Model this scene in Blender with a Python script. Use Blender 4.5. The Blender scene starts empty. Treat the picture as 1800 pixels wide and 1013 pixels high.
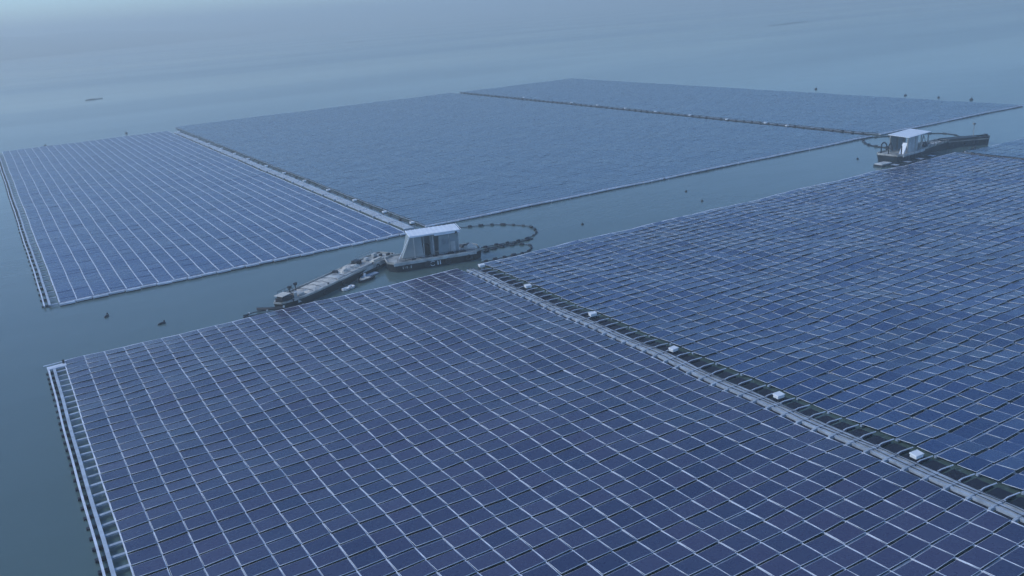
import bpy, bmesh, math, random
import numpy as np
from mathutils import Vector, Matrix
random.seed(7); RNG = np.random.default_rng(7)
S = bpy.context.scene
C = S.collection
H = 40.0

# ------------------------------------------------------------------ materials
def nodes(name):
    m = bpy.data.materials.new(name); m.use_nodes = True
    nt = m.node_tree; b = nt.nodes['Principled BSDF']
    return m, nt, b
def L(nt, a, b): nt.links.new(a, b)
def mat(name, col, rough=.6, metal=0., var=.12, scale=1.5, spec=.5, bump=0.):
    """plain surface with procedural wear: two noises vary colour and roughness"""
    m, nt, b = nodes(name)
    tc = nt.nodes.new('ShaderNodeTexCoord')
    n = nt.nodes.new('ShaderNodeTexNoise'); n.inputs['Scale'].default_value = scale; n.inputs['Detail'].default_value = 5
    L(nt, tc.outputs['Object'], n.inputs['Vector'])
    r = nt.nodes.new('ShaderNodeValToRGB')
    r.color_ramp.elements[0].position = .3; r.color_ramp.elements[1].position = .72
    r.color_ramp.elements[0].color = (*[c*(1-var*1.6) for c in col], 1)
    r.color_ramp.elements[1].color = (*[min(1, c*(1+var)) for c in col], 1)
    L(nt, n.outputs['Fac'], r.inputs['Fac']); L(nt, r.outputs['Color'], b.inputs['Base Color'])
    mr = nt.nodes.new('ShaderNodeMapRange'); mr.inputs['To Min'].default_value = max(.02, rough-.12); mr.inputs['To Max'].default_value = min(1, rough+.12)
    L(nt, n.outputs['Fac'], mr.inputs['Value']); L(nt, mr.outputs['Result'], b.inputs['Roughness'])
    b.inputs['Metallic'].default_value = metal
    b.inputs['Specular IOR Level'].default_value = spec
    if bump:
        bp = nt.nodes.new('ShaderNodeBump'); bp.inputs['Strength'].default_value = bump; bp.inputs['Distance'].default_value = .05
        L(nt, n.outputs['Fac'], bp.inputs['Height']); L(nt, bp.outputs['Normal'], b.inputs['Normal'])
    return m

def glass_mat(name, PANEL_A, PANEL_B):
    m, nt, b = nodes(name)
    geo = nt.nodes.new('ShaderNodeNewGeometry'); oi = nt.nodes.new('ShaderNodeObjectInfo')
    add = nt.nodes.new('ShaderNodeMath'); add.operation = 'ADD'
    L(nt, geo.outputs['Random Per Island'], add.inputs[0]); L(nt, oi.outputs['Random'], add.inputs[1])
    fr = nt.nodes.new('ShaderNodeMath'); fr.operation = 'FRACT'; L(nt, add.outputs[0], fr.inputs[0])
    n = nt.nodes.new('ShaderNodeTexNoise'); n.inputs['Scale'].default_value = .045; n.inputs['Detail'].default_value = 4
    L(nt, geo.outputs['Position'], n.inputs['Vector'])
    a2 = nt.nodes.new('ShaderNodeMath'); a2.operation = 'MULTIPLY_ADD'; a2.inputs[1].default_value = .45
    L(nt, fr.outputs[0], a2.inputs[0]); L(nt, n.outputs['Fac'], a2.inputs[2])
    r = nt.nodes.new('ShaderNodeValToRGB')
    e = r.color_ramp.elements
    e[0].position = .35; e[0].color = (*PANEL_A, 1); e[1].position = .95; e[1].color = (*PANEL_B, 1)
    L(nt, a2.outputs[0], r.inputs['Fac']); L(nt, r.outputs['Color'], b.inputs['Base Color'])
    # dust film: fine noise on roughness
    n2 = nt.nodes.new('ShaderNodeTexNoise'); n2.inputs['Scale'].default_value = 1.3; n2.inputs['Detail'].default_value = 6
    L(nt, geo.outputs['Position'], n2.inputs['Vector'])
    mr = nt.nodes.new('ShaderNodeMapRange'); mr.inputs['To Min'].default_value = .20; mr.inputs['To Max'].default_value = .36
    L(nt, n2.outputs['Fac'], mr.inputs['Value']); L(nt, mr.outputs['Result'], b.inputs['Roughness'])
    b.inputs['Specular IOR Level'].default_value = .75; b.inputs['Specular Tint'].default_value = (.62, .86, 1, 1)   # blue anti-reflection coating
    return m

def water_mat():
    m, nt, b = nodes('lake_water')
    geo = nt.nodes.new('ShaderNodeNewGeometry')
    mp = nt.nodes.new('ShaderNodeMapping'); mp.inputs['Rotation'].default_value = (0, 0, math.radians(-32)); mp.inputs['Scale'].default_value = (.35, 1.6, 1)
    L(nt, geo.outputs['Position'], mp.inputs['Vector'])
    n = nt.nodes.new('ShaderNodeTexNoise'); n.inputs['Scale'].default_value = .0042; n.inputs['Detail'].default_value = 6; n.inputs['Distortion'].default_value = .4
    L(nt, mp.outputs['Vector'], n.inputs['Vector'])
    r = nt.nodes.new('ShaderNodeValToRGB'); e = r.color_ramp.elements
    e[0].position = .3; e[0].color = (*WATER_A, 1); e[1].position = .7; e[1].color = (*WATER_B, 1)
    L(nt, n.outputs['Fac'], r.inputs['Fac']); L(nt, r.outputs['Color'], b.inputs['Base Color'])
    mr = nt.nodes.new('ShaderNodeMapRange'); mr.inputs['From Min'].default_value = .3; mr.inputs['From Max'].default_value = .7
    mr.inputs['To Min'].default_value = .07; mr.inputs['To Max'].default_value = .24
    L(nt, n.outputs['Fac'], mr.inputs['Value']); L(nt, mr.outputs['Result'], b.inputs['Roughness'])
    b.inputs['IOR'].default_value = 1.333
    w = nt.nodes.new('ShaderNodeTexNoise'); w.inputs['Scale'].default_value = .9; w.inputs['Detail'].default_value = 3
    mp2 = nt.nodes.new('ShaderNodeMapping'); mp2.inputs['Scale'].default_value = (.6, 1.3, 1)
    L(nt, geo.outputs['Position'], mp2.inputs['Vector']); L(nt, mp2.outputs['Vector'], w.inputs['Vector'])
    bp = nt.nodes.new('ShaderNodeBump'); bp.inputs['Strength'].default_value = .16; bp.inputs['Distance'].default_value = .12
    w2_ = nt.nodes.new('ShaderNodeTexNoise'); w2_.inputs['Scale'].default_value = .11; w2_.inputs['Detail'].default_value = 4
    L(nt, mp2.outputs['Vector'], w2_.inputs['Vector'])
    bp2 = nt.nodes.new('ShaderNodeBump'); bp2.inputs['Strength'].default_value = .16; bp2.inputs['Distance'].default_value = .5
    L(nt, w2_.outputs['Fac'], bp2.inputs['Height']); L(nt, bp2.outputs['Normal'], bp.inputs['Normal'])
    L(nt, w.outputs['Fac'], bp.inputs['Height']); L(nt, bp.outputs['Normal'], b.inputs['Normal'])
    return m

PANEL_A = (.020, .030, .080); PANEL_B = (.050, .048, .104)
WATER_A = (.072, .120, .116); WATER_B = (.098, .150, .144)
M = {}
M['glass'] = glass_mat('solar_glass', PANEL_A, PANEL_B)
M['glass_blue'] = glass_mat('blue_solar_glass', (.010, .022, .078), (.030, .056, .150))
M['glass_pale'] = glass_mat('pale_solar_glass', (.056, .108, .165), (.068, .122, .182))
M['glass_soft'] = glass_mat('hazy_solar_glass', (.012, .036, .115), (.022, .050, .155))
M['alu'] = mat('aluminium_frame', (.80, .86, .94), .45, .2, .08, 3)
M['rail'] = mat('white_float_plastic', (.70, .76, .84), .5, 0, .14, .8)
M['black'] = mat('black_frame', (.03, .045, .09), .4, 0, .1, 3)
M['strip'] = mat('grey_float_plastic', (.30, .38, .48), .55, 0, .2, .7)
M['deck'] = mat('walkway_plastic', (.40, .47, .54), .6, 0, .2, 1.1)
M['lightdeck'] = mat('pale_walkway_plastic', (.46, .54, .62), .6, 0, .15, 1.1)
M['dark'] = mat('dark_rubber', (.012, .018, .028), .55, 0, .3, 2)
M['darkfloat'] = mat('dark_float_plastic', (.005, .010, .026), .75, 0, .3, 1.2)
M['box'] = mat('white_cabinet_paint', (.80, .84, .86), .45, 0, .05, 2)
M['hull'] = mat('dark_hull_steel', (.010, .017, .023), .5, 0, .45, .5, bump=.3)
M['steel'] = mat('grey_deck_steel', (.40, .41, .38), .6, 0, .35, .7, bump=.3)
M['steel2'] = mat('pale_deck_steel', (.52, .55, .54), .6, 0, .25, .9, bump=.3)
M['tarp'] = mat('faded_tarpaulin', (.64, .62, .55), .8, 0, .15, 1.6, bump=.6)
M['roof'] = mat('white_roof_sheet', (.82, .88, .93), .5, 0, .05, 1.2)
M['curtain'] = mat('pale_curtain_sheet', (.27, .33, .35), .75, 0, .10, .8, bump=.15)
M['wall'] = mat('grey_cabin_panel', (.27, .34, .39), .7, 0, .18, .8)
M['water'] = water_mat()
M['land'] = mat('far_land', (.02, .045, .04), .9, 0, .35, .004)
M['sand'] = mat('mud_bank', (.03, .035, .03), .9, 0, .25, .02)

# ------------------------------------------------------------------ helpers
def tag(o, label=None, cat=None, group=None, kind=None):
    if label: o['label'] = label
    if cat: o['category'] = cat
    if group: o['group'] = group
    if kind: o['kind'] = kind
    return o
def empty(name, loc=(0, 0, 0), rz=0., label=None, cat=None, group=None):
    o = bpy.data.objects.new(name, None); o.empty_display_size = .5
    o.location = loc; o.rotation_euler = (0, 0, rz); C.objects.link(o)
    return tag(o, label, cat, group)
def link(name, me, parent=None, loc=None):
    o = bpy.data.objects.new(name, me); C.objects.link(o)
    if parent: o.parent = parent
    if loc is not None: o.location = loc
    return o
class MB:
    def __init__(s): s.v = []; s.f = []; s.mi = []
    def quadbox(s, p, mi=0):      # p: 8 points, bottom 4 ccw, top 4 ccw
        n = len(s.v); s.v += [tuple(q) for q in p]
        for f in ((3, 2, 1, 0), (4, 5, 6, 7), (0, 1, 5, 4), (1, 2, 6, 5), (2, 3, 7, 6), (3, 0, 4, 7)):
            s.f.append([n+i for i in f]); s.mi.append(mi)
    def box(s, x0, x1, y0, y1, z0, z1, mi=0):
        s.quadbox([(x0, y0, z0), (x1, y0, z0), (x1, y1, z0), (x0, y1, z0), (x0, y0, z1), (x1, y0, z1), (x1, y1, z1), (x0, y1, z1)], mi)
    def tube(s, pts, r, n=6, mi=0, closed=False):
        pts = [Vector(p) for p in pts]; rings = []
        for i, p in enumerate(pts):
            a = pts[max(i-1, 0)]; b = pts[min(i+1, len(pts)-1)]
            d = (b-a).normalized(); u = Vector((0, 0, 1)) if abs(d.z) < .9 else Vector((1, 0, 0))
            s1 = d.cross(u).normalized(); s2 = s1.cross(d)
            rr = r[i] if isinstance(r, (list, tuple)) else r
            base = len(s.v)
            for k in range(n):
                t = 2*math.pi*k/n
                s.v.append(tuple(p + s1*math.cos(t)*rr + s2*math.sin(t)*rr))
            rings.append(base)
        for a, b in zip(rings, rings[1:]):
            for k in range(n):
                s.f.append([a+k, a+(k+1) % n, b+(k+1) % n, b+k]); s.mi.append(mi)
        s.f.append([rings[0]+k for k in range(n)][::-1]); s.f.append([rings[-1]+k for k in range(n)]); s.mi += [mi, mi]
    def prism(s, poly, z0, z1, mi=0, top=None):
        """poly ccw list of (x,y); top: optional list of (x,y) for the upper ring; z may be callables of index"""
        n = len(poly); b = len(s.v); top = top or poly
        g = lambda z, i: z(i) if callable(z) else z
        s.v += [(x, y, g(z0, i)) for i, (x, y) in enumerate(poly)] + [(x, y, g(z1, i)) for i, (x, y) in enumerate(top)]
        for i in range(n):
            j = (i+1) % n; s.f.append([b+i, b+j, b+n+j, b+n+i]); s.mi.append(mi)
        s.f.append([b+i for i in range(n)][::-1]); s.f.append([b+n+i for i in range(n)]); s.mi += [mi, mi]
    def mesh(s, name, mats):
        me = bpy.data.meshes.new(name); me.from_pydata(s.v, [], s.f)
        for m in (mats if isinstance(mats, (list, tuple)) else [mats]): me.materials.append(m)
        me.polygons.foreach_set('material_index', s.mi); me.update()
        return me
    def build(s, name, mats, parent=None, loc=None): return link(name, s.mesh(name, mats), parent, loc)
def bevel(o, w=.03, seg=2):
    b = o.modifiers.new('bevel', 'BEVEL'); b.width = w; b.segments = seg; b.limit_method = 'ANGLE'
    return o

# ------------------------------------------------------------------ camera
R = ((0.8510394526899894, 0.2158573964745675, -0.4786830207479108),
     (-0.5208871017665281, 0.2317679104354985, -0.8215596526763163),
     (-0.06639636419556391, 0.948519488508056, 0.30968096929263494))
cam = bpy.data.cameras.new('camera'); co = bpy.data.objects.new('camera', cam); C.objects.link(co)
co.matrix_world = Matrix([(*R[0], 0), (*R[1], 0), (*R[2], H), (0, 0, 0, 1)])
cam.sensor_width = 36; cam.lens = 36*1529.9/1800; cam.clip_start = .5; cam.clip_end = 40000
S.camera = co
Rn = np.array(R)
def pix(x, y, z):                        # used only to choose which 100 panels of an array show largest
    v = (np.stack([x, y, z-H], -1)) @ Rn
    return 900+1529.9*v[..., 0]/-v[..., 2], 506.5-1529.9*v[..., 1]/-v[..., 2], -v[..., 2]

# ------------------------------------------------------------------ the swell that bends the arrays
def warp(x, y):
    x = np.asarray(x, float); y = np.asarray(y, float)
    dx = .045*np.sin(y*.11+x*.03+1) + .02*np.sin(y*.37+x*.21)
    dy = .10*np.sin(x*.13+.4) + .07*np.sin(x*.31+y*.07)
    dz = .07*np.sin(x*.24+y*.16) + .055*np.sin(y*.45-x*.12+2) + .03*np.sin(x*.8+y*.3)
    t = np.clip((x-62)/30, 0, 1)*np.clip((128-y)/8, 0, 1); k = 1+t*1.1      # the right-hand near block lies slacker on its moorings
    dx = dx + t*.09*np.sin(y*.21+x*.05); dy = dy*k + t*.10*np.sin(x*.42+y*.13)
    return dx, dy, dz*(1+.3*t)*np.where(y > 140, .45, 1.)
def warp_mesh(mb):
    v = np.array(mb.v); dx, dy, dz = warp(v[:, 0], v[:, 1])
    v[:, 0] += dx; v[:, 1] += dy; v[:, 2] += dz
    mb.v = v.tolist()
    return mb

PW, PH, PT = 2.22, 1.60, .045            # a panel unit
CW, CH = 2.385, 1.9                      # its pitch
def panel_proto(w=PW, h=PH, f=.030):
    x, y = w/2, h/2
    v = [(-x, -y, -PT), (x, -y, -PT), (x, y, -PT), (-x, y, -PT), (-x, -y, 0), (x, -y, 0), (x, y, 0), (-x, y, 0),
         (-x+f, -y+f, 0), (x-f, -y+f, 0), (x-f, y-f, 0), (-x+f, y-f, 0)]
    F = [(3, 2, 1, 0), (0, 1, 5, 4), (1, 2, 6, 5), (2, 3, 7, 6), (3, 0, 4, 7), (4, 5, 9, 8), (5, 6, 10, 9), (6, 7, 11, 10), (7, 4, 8, 11), (8, 9, 10, 11)]
    return np.array(v), np.array(F), np.array([0]*9+[1])
def make_mesh(name, v, f, mi, mats):
    me = bpy.data.meshes.new(name)
    nf = len(f)
    me.vertices.add(len(v)); me.vertices.foreach_set('co', v.astype(np.float32).ravel())
    me.loops.add(nf*4); me.loops.foreach_set('vertex_index', f.astype(np.int32).ravel())
    me.polygons.add(nf); me.polygons.foreach_set('loop_start', np.arange(0, nf*4, 4, dtype=np.int32)); me.polygons.foreach_set('loop_total', np.full(nf, 4, dtype=np.int32))
    for m in mats: me.materials.append(m)
    me.polygons.foreach_set('material_index', mi.astype(np.int32)); me.update(calc_edges=True); me.validate()
    return me

def solar_array(label, x0, y0, nx, ny, rail_z=.47, tilt=2.6, cw=CW, ch=CH, far=False, ncross=100, jit=1.0, pw=2.29, ph=1.72, frame=.018, rw=.030, smooth_y=.0, first=True, fm='alu', strip_z=.36, rail_m='rail', gm='glass'):
    """x0: left edge, y0: edge nearest the channel at the top for near arrays; rows run from y0 to y0+ny*ch"""
    root = empty('floating_solar_array', (x0, y0, 0), 0, label, 'solar array', 'blocks of the floating solar farm')
    bx, by = x0, y0
    PV, PF, PM = panel_proto(pw, ph, frame); panel_me = make_mesh('solar_panel', PV, PF, PM, [M[fm], M[gm]])
    i, j = np.meshgrid(np.arange(nx), np.arange(ny)); i = i.ravel(); j = j.ravel()
    cx = x0+(i+.5)*cw; cy = y0+(j+.5)*ch
    cy = cy + np.where(j % 2 == 0, smooth_y, -smooth_y)       # rows stand in pairs: a wider dark gap, then a narrower walkway gap
    dx, dy, dz = warp(cx, cy)
    ex = (warp(cx+.5, cy)[2]-warp(cx-.5, cy)[2]); ey = (warp(cx, cy+.5)[2]-warp(cx, cy-.5)[2])
    N = len(cx)
    rx = -math.radians(tilt) + ey + RNG.normal(0, .008*jit, N)
    ry = -ex + RNG.normal(0, .008*jit, N)
    rz = RNG.normal(0, .006*jit, N)
    X = cx+dx+RNG.normal(0, .012, N); Y = cy+dy+RNG.normal(0, .014, N); Z = .50+dz+RNG.normal(0, .012, N)
    # which show largest
    px, py, dist = pix(X, Y, Z)
    inside = (px > 10) & (px < 1790) & (py > 0) & (py < 1000) & (dist > 1)
    d = np.hypot(np.hypot(X, Y), H); size = np.where(inside, 1/d**3, 0)
    top = set(np.argsort(-size)[:100].tolist()); top = {k for k in top if inside[k]}
    for k in sorted(top):
        o = bpy.data.objects.new('solar_panel', panel_me); C.objects.link(o); o.parent = root
        o.location = (X[k]-bx, Y[k]-by, Z[k]); o.rotation_euler = (rx[k], ry[k], rz[k])
    rest = np.array([k for k in range(N) if k not in top])
    V = PV
    a, b_, c_ = rx[rest], ry[rest], rz[rest]
    v = np.repeat(V[None], len(rest), 0)
    vx = v[..., 0] - c_[:, None]*v[..., 1] + b_[:, None]*v[..., 2]
    vy = v[..., 1] + c_[:, None]*v[..., 0] - a[:, None]*v[..., 2]
    vz = v[..., 2] - b_[:, None]*v[..., 0] + a[:, None]*v[..., 1]
    vv = np.stack([vx+(X[rest]-bx)[:, None], vy+(Y[rest]-by)[:, None], vz+Z[rest][:, None]], -1).reshape(-1, 3)
    ff = (PF[None]+(np.arange(len(rest))*12)[:, None, None]).reshape(-1, 4)
    me = make_mesh('solar_panel_field', vv, ff, np.tile(PM, len(rest)), [M[fm], M[gm]])
    o = link('solar_panel_field', me, root); o['kind'] = 'stuff'
    # long white rails between the columns of panels
    step = ch*(1 if not far else 2)
    for c in range(0 if first else 1, nx+1):
        mb = MB(); xx = x0+c*cw; w = rw if c not in (0, nx) else rw+.02
        ys = np.arange(y0-.05, y0+ny*ch+.05+step*.5, step); ys[-1] = y0+ny*ch+.05
        strip_path(mb, [(xx, y) for y in ys], w, rail_z-.16, rail_z)
        warp_mesh(mb); mb.v = (np.array(mb.v)-np.array([bx, by, 0])).tolist()
        mb.build('float_rail', M[rail_m], root)
    # cross strips in every second gap between rows
    js = list(range(0, ny+1, 2)) if ny//2 < ncross else list(range(0, ny+1, 4))
    for j_ in js:
        mb = MB(); yy = y0+j_*ch
        xs = np.arange(x0, x0+nx*cw+.1, cw*(1 if not far else 2)); xs[-1] = x0+nx*cw
        strip_path(mb, [(x, yy) for x in xs], .11 if j_ not in (0, ny) else .13, .14, strip_z if j_ not in (0, ny) else .44)
        warp_mesh(mb); mb.v = (np.array(mb.v)-np.array([bx, by, 0])).tolist()
        mb.build('float_walkway_strip', M['strip' if j_ not in (0, ny) else 'rail'], root)
    return root
def strip_path(mb, pts, w, z0, z1, mi=0):
    """one continuous strip with a rectangular section along pts (flat)"""
    b = len(mb.v); n = len(pts)
    for k, (x, y) in enumerate(pts):
        a = pts[max(k-1, 0)]; c = pts[min(k+1, n-1)]; d = Vector((c[0]-a[0], c[1]-a[1])).normalized(); nx_, ny_ = -d.y, d.x
        mb.v += [(x-nx_*w, y-ny_*w, z0), (x+nx_*w, y+ny_*w, z0), (x+nx_*w, y+ny_*w, z1), (x-nx_*w, y-ny_*w, z1)]
    for k in range(n-1):
        p = b+4*k; q = p+4
        for u, t in ((0, 1), (1, 2), (2, 3), (3, 0)):
            mb.f.append([p+u, q+u, q+t, p+t]); mb.mi.append(mi)
    mb.f.append([b, b+1, b+2, b+3]); mb.f.append([b+4*(n-1)+k for k in (3, 2, 1, 0)]); mb.mi += [mi, mi]

NEAR_Y = 119.3
ny_near = 56
A = solar_array('nearest solar block at the left, from its corner walkway to the wide diagonal walkway', 2.45, NEAR_Y-ny_near*CH, 24, ny_near)
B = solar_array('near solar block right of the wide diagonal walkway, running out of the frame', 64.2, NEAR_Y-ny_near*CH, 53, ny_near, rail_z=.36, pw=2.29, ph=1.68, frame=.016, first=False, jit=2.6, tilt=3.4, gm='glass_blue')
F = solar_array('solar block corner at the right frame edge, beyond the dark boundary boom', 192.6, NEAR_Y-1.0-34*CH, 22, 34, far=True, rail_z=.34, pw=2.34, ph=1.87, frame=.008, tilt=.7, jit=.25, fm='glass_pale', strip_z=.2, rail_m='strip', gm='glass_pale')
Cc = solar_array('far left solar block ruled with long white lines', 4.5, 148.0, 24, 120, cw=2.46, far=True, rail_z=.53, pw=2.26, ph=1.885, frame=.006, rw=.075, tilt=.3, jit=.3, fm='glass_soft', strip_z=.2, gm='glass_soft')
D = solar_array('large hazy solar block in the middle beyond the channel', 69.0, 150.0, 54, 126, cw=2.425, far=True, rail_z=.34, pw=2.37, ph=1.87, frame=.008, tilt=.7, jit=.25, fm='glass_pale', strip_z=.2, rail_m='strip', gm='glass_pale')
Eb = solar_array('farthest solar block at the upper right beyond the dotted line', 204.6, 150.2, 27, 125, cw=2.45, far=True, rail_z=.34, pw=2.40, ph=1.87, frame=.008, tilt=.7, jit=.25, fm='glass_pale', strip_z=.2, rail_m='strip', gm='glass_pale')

# ------------------------------------------------------------------ walkways
def off(mb, bx, by):
    mb.v = (np.array(mb.v)-np.array([bx, by, 0])).tolist(); return mb
def side_walkway(label, x0, y0, y1, cap_far, xs=(.0, .62, 1.5), cross_to=2.05, step=CH, brace=True):
    """the ladder of beams and floats on the outer side of an array"""
    root = empty('floating_walkway', (x0, y0, 0), 0, label, 'walkway')
    ys = list(np.arange(y0, y1+.01, step))
    for k, (xx, w) in enumerate(((xs[0], .10), (xs[1], .16))):
        mb = MB(); strip_path(mb, [(x0+xx, y) for y in ys], w, .30, .52); warp_mesh(mb); off(mb, x0, y0).build('deck_beam', M['rail' if k == 0 else 'lightdeck'], root)
    for k, y in enumerate(ys[:-1]):
        mb = MB(); mb.box(x0+xs[1]+.16, x0+cross_to, y+.30, y+.62, .26, .40); warp_mesh(mb); off(mb, x0, y0).build('cross_bar', M['deck'], root)
        if len(ys) > 90 and k % 2: continue
        mb = MB(); mb.box(x0-.38, x0+xs[1]-.16, y+.9, y+1.35, .02, .26, 0)
        warp_mesh(mb); bevel(off(mb, x0, y0).build('float', M['darkfloat'], root), .05)
    if cap_far:
        mb = MB(); mb.box(x0-.5, x0+cross_to+.15, cap_far+.25, cap_far+.42, .50, .60); mb.box(x0-.15, x0+cross_to, cap_far-1.3, cap_far-.2, .34, .54)
        warp_mesh(mb); bevel(off(mb, x0, y0).build('end_platform', M['rail'], root), .03)
        mb = MB(); mb.tube([(x0+cross_to-.2, cap_far-.2, .5), (x0+cross_to-.2, cap_far-.2, 1.0)], .14, 10); off(mb, x0, y0).build('bollard', M['dark'], root)
    return root
side_walkway('ladder walkway of pale beams and dark floats along the left side of the nearest block', .55, NEAR_Y-46*CH, NEAR_Y-.5, 118.4)
w2 = side_walkway('pale double walkway along the left side of the far left block', 2.35, 147.6, 372, 0, xs=(.0, .75), cross_to=1.95, step=CH*2)

def main_walkway(label, xl, xr, y0, y1, rowstep=CH, gapx=2.15, far=False, mat_='deck'):
    root = empty('floating_walkway', (xl, y0, 0), 0, label, 'walkway')
    ys = list(np.arange(y0, y1+.01, rowstep)); w = xr-xl
    for f0, f1 in ((.0, .20), (.36, .58), (.76, 1.)):
        mb = MB(); xm = xl+w*(f0+f1)/2
        strip_path(mb, [(xm, y) for y in ys], w*(f1-f0)/2, .22, .50+.02*f0); warp_mesh(mb); off(mb, xl, y0).build('deck_beam', M[mat_], root)
    for k, y in enumerate(ys[:-1]):
        if not far:
            mb = MB(); mb.box(xl-.50, xl-.06, y+.32, y+CH-.32, .05, .27); warp_mesh(mb); off(mb, xl, y0).build('float', M['darkfloat'], root)
            mb = MB(); q = random.uniform(.14, .30); mb.quadbox([(xl-.1, y-q*.4, .536), (xr, y-q, .536), (xr, y+q, .536), (xl-.1, y+q*.4, .536), (xl-.1, y-q*.4, .556), (xr, y-q, .556), (xr, y+q, .556), (xl-.1, y+q*.4, .556)]); warp_mesh(mb); off(mb, xl, y0).build('gusset_plate', M['deck'], root)
        if far and k % 2: continue
        mb = MB(); mb.box(xl-.55, xr+.12, y-.11, y+.11, .20, .485 if k % 2 else .53); warp_mesh(mb); off(mb, xl, y0).build('cross_beam', M['deck'], root)
    if not far:
        for q_, (c0, z_) in enumerate(((.28, .555), (.66, .56), (.92, .56))):
            mb = MB(); mb.tube([(xl+w*c0+.07*math.sin(y*.6+q_*2)+random.uniform(-.03, .03), y, z_+.01+(.02 if i_ % 2 else 0)) for i_, y in enumerate(np.arange(y0, y1, .95))], .028, 5); warp_mesh(mb); off(mb, xl, y0).build('cable', M['dark'], root)
    if gapx:
        for k, y in enumerate(ys[:-1]):
            mb = MB(); mb.tube([(xr+.12, y+.1, .44), (xr+.7, y+.12, .50), (xr+gapx, y+.02, .46)], .055, 5); warp_mesh(mb); off(mb, xl, y0).build('mooring_strut', M['rail'], root)
            if far: continue
            mb = MB(); mb.box(xr+.14, xr+gapx-.08, y+.22, y+CH-.12, .02, .20); warp_mesh(mb); bevel(off(mb, xl, y0).build('float', M['darkfloat'], root), .06)
    return root
main_walkway('wide pale walkway running diagonally between the two near blocks', 60.42, 61.72, NEAR_Y-56*CH, NEAR_Y-.3)
main_walkway('pale walkway between the far left block and the large middle block', 64.9, 66.5, 150.0, 372, rowstep=CH*2, gapx=0, far=True, mat_='lightdeck')
def dark_line(label, pts, r=.16, nf=0, parent_loc=None):
    root = empty('mooring_boom', (pts[0][0], pts[0][1], 0), 0, label, 'boom')
    mb = MB(); mb.tube([(x, y, z) for x, y, z in pts], r, 6); off(mb, pts[0][0], pts[0][1]).build('boom_tube', M['dark'], root)
    if nf:
        P = [Vector(p) for p in pts]; seg = [(P[i+1]-P[i]).length for i in range(len(P)-1)]; tot = sum(seg)
        for k in range(nf):
            s = tot*(k+.5)/nf; i = 0
            while s > seg[i]: s -= seg[i]; i += 1
            p = P[i].lerp(P[i+1], s/seg[i]); d = (P[i+1]-P[i]).normalized()
            q = random.uniform(.28, .55); FR = max(r, .12)*random.uniform(.8, 1.25)
            mb = MB(); mb.tube([p-d*q-Vector((0, 0, .03)), p-d*q*.8, p+d*q*.8, p+d*q+Vector((0, 0, .02))], [FR*1.3, FR*2.0, FR*2.0, FR*1.2], 8)
            off(mb, pts[0][0], pts[0][1]).build('float', M['dark'], root)
    return root
def wob(x0, y0, x1, y1, n, a=.15, z=.35):
    return [(x0+(x1-x0)*k/n+random.uniform(-a, a), y0+(y1-y0)*k/n+random.uniform(-a, a), z+random.uniform(-.04, .04)) for k in range(n+1)]
dark_line('dark cable line between the far left block and the middle block, beside the pale walkway', wob(67.6, 151, 67.0, 372, 60, .06, .45), .14, 44)
dark_line('dark dotted boom between the large middle block and the farthest block', wob(201.9, 151.5, 203.0, 386, 60, .12, .42), .20, 70)
dark_line('dark boundary boom at the right frame edge under the second work boat', wob(191.3, 118.5, 191.6, 58, 22, .08, .45), .22, 10)

# thin light border floats along the channel edges
def border(label, x0, x1, y, n, w, stepy, z=.42, side='near'):
    root = empty('border_float_line', (x0, y, 0), 0, label, 'float line')
    for k in range(n):
        a = x0+(x1-x0)*k/n; b = x0+(x1-x0)*(k+1)/n; yy = y + (stepy if k % 2 else 0) + random.uniform(-.04, .04)
        mb = MB(); mb.box(a+.12, b-.05, yy-w/2, yy+w/2, .16, z); mb.box(a+.2, b-.15, yy-w/2+.05, yy+w/2-.05, -.1, .158, 1)
        warp_mesh(mb); off(mb, x0, y).build('border_float', [M['rail'], M['dark']], root)
    return root
border('stepped pale float line on the channel edge of the far left block', 4.3, 64.8, 147.35, 25, .40, .24)
border('straight pale float line on the channel edge of the middle block', 68.6, 201, 149.55, 54, .30, .05, .40)
border('pale float line on the channel edge of the farthest block, up to its right corner', 204.3, 271.5, 149.75, 27, .30, .05, .40)

# ------------------------------------------------------------------ combiner boxes
def combiner(big=True):
    root = empty('combiner_box')
    mb = MB(); mb.box(-.55, .55, -.42, .42, .10, .48); bevel(mb.build('cabinet', M['box'], root), .05)
    mb = MB(); mb.quadbox([(-.62, -.48, .482), (.62, -.48, .482), (.62, .48, .482), (-.62, .48, .482), (-.58, -.44, .55), (.58, -.44, .55), (.58, .44, .62), (-.58, .44, .62)]); bevel(mb.build('lid', M['box'], root), .02)
    for sx in (-1, 1):
        for sy in (-1, 1):
            mb = MB(); mb.box(sx*.45-.06, sx*.45+.06, sy*.34-.06, sy*.34+.06, -.45, .10); mb.build('leg', M['dark'], root)
    mb = MB(); mb.tube([(.55, 0, .25), (.9, .05, .2), (1.15, .1, -.1)], .05, 6); mb.build('cable', M['dark'], root)
    return root
proto = combiner(); used = False
def copy_tree(o, parent=None):
    c = o.copy(); C.objects.link(c)
    if parent: c.parent = parent
    for ch in list(o.children): copy_tree(ch, c)
    return c
def place_box(x, y, label, rz=0, s=1.):
    global used
    o = proto if not used else copy_tree(proto); used = True
    s *= .82; o.location = (x, y, .46); o.rotation_euler = (0, 0, rz); o.scale = (s, s, s)
    tag(o, label, 'electrical box', 'white combiner boxes along the block boundaries')
near_boxes = [(63.1, 117.4), (62.9, 103.3), (62.85, 87.4), (62.8, 71.6), (62.6, 55.6), (62.6, 40.2)]
ords = ['first', 'second', 'third', 'fourth', 'fifth', 'sixth', 'seventh', 'eighth', 'ninth', 'tenth', 'eleventh', 'twelfth', 'thirteenth']
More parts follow.
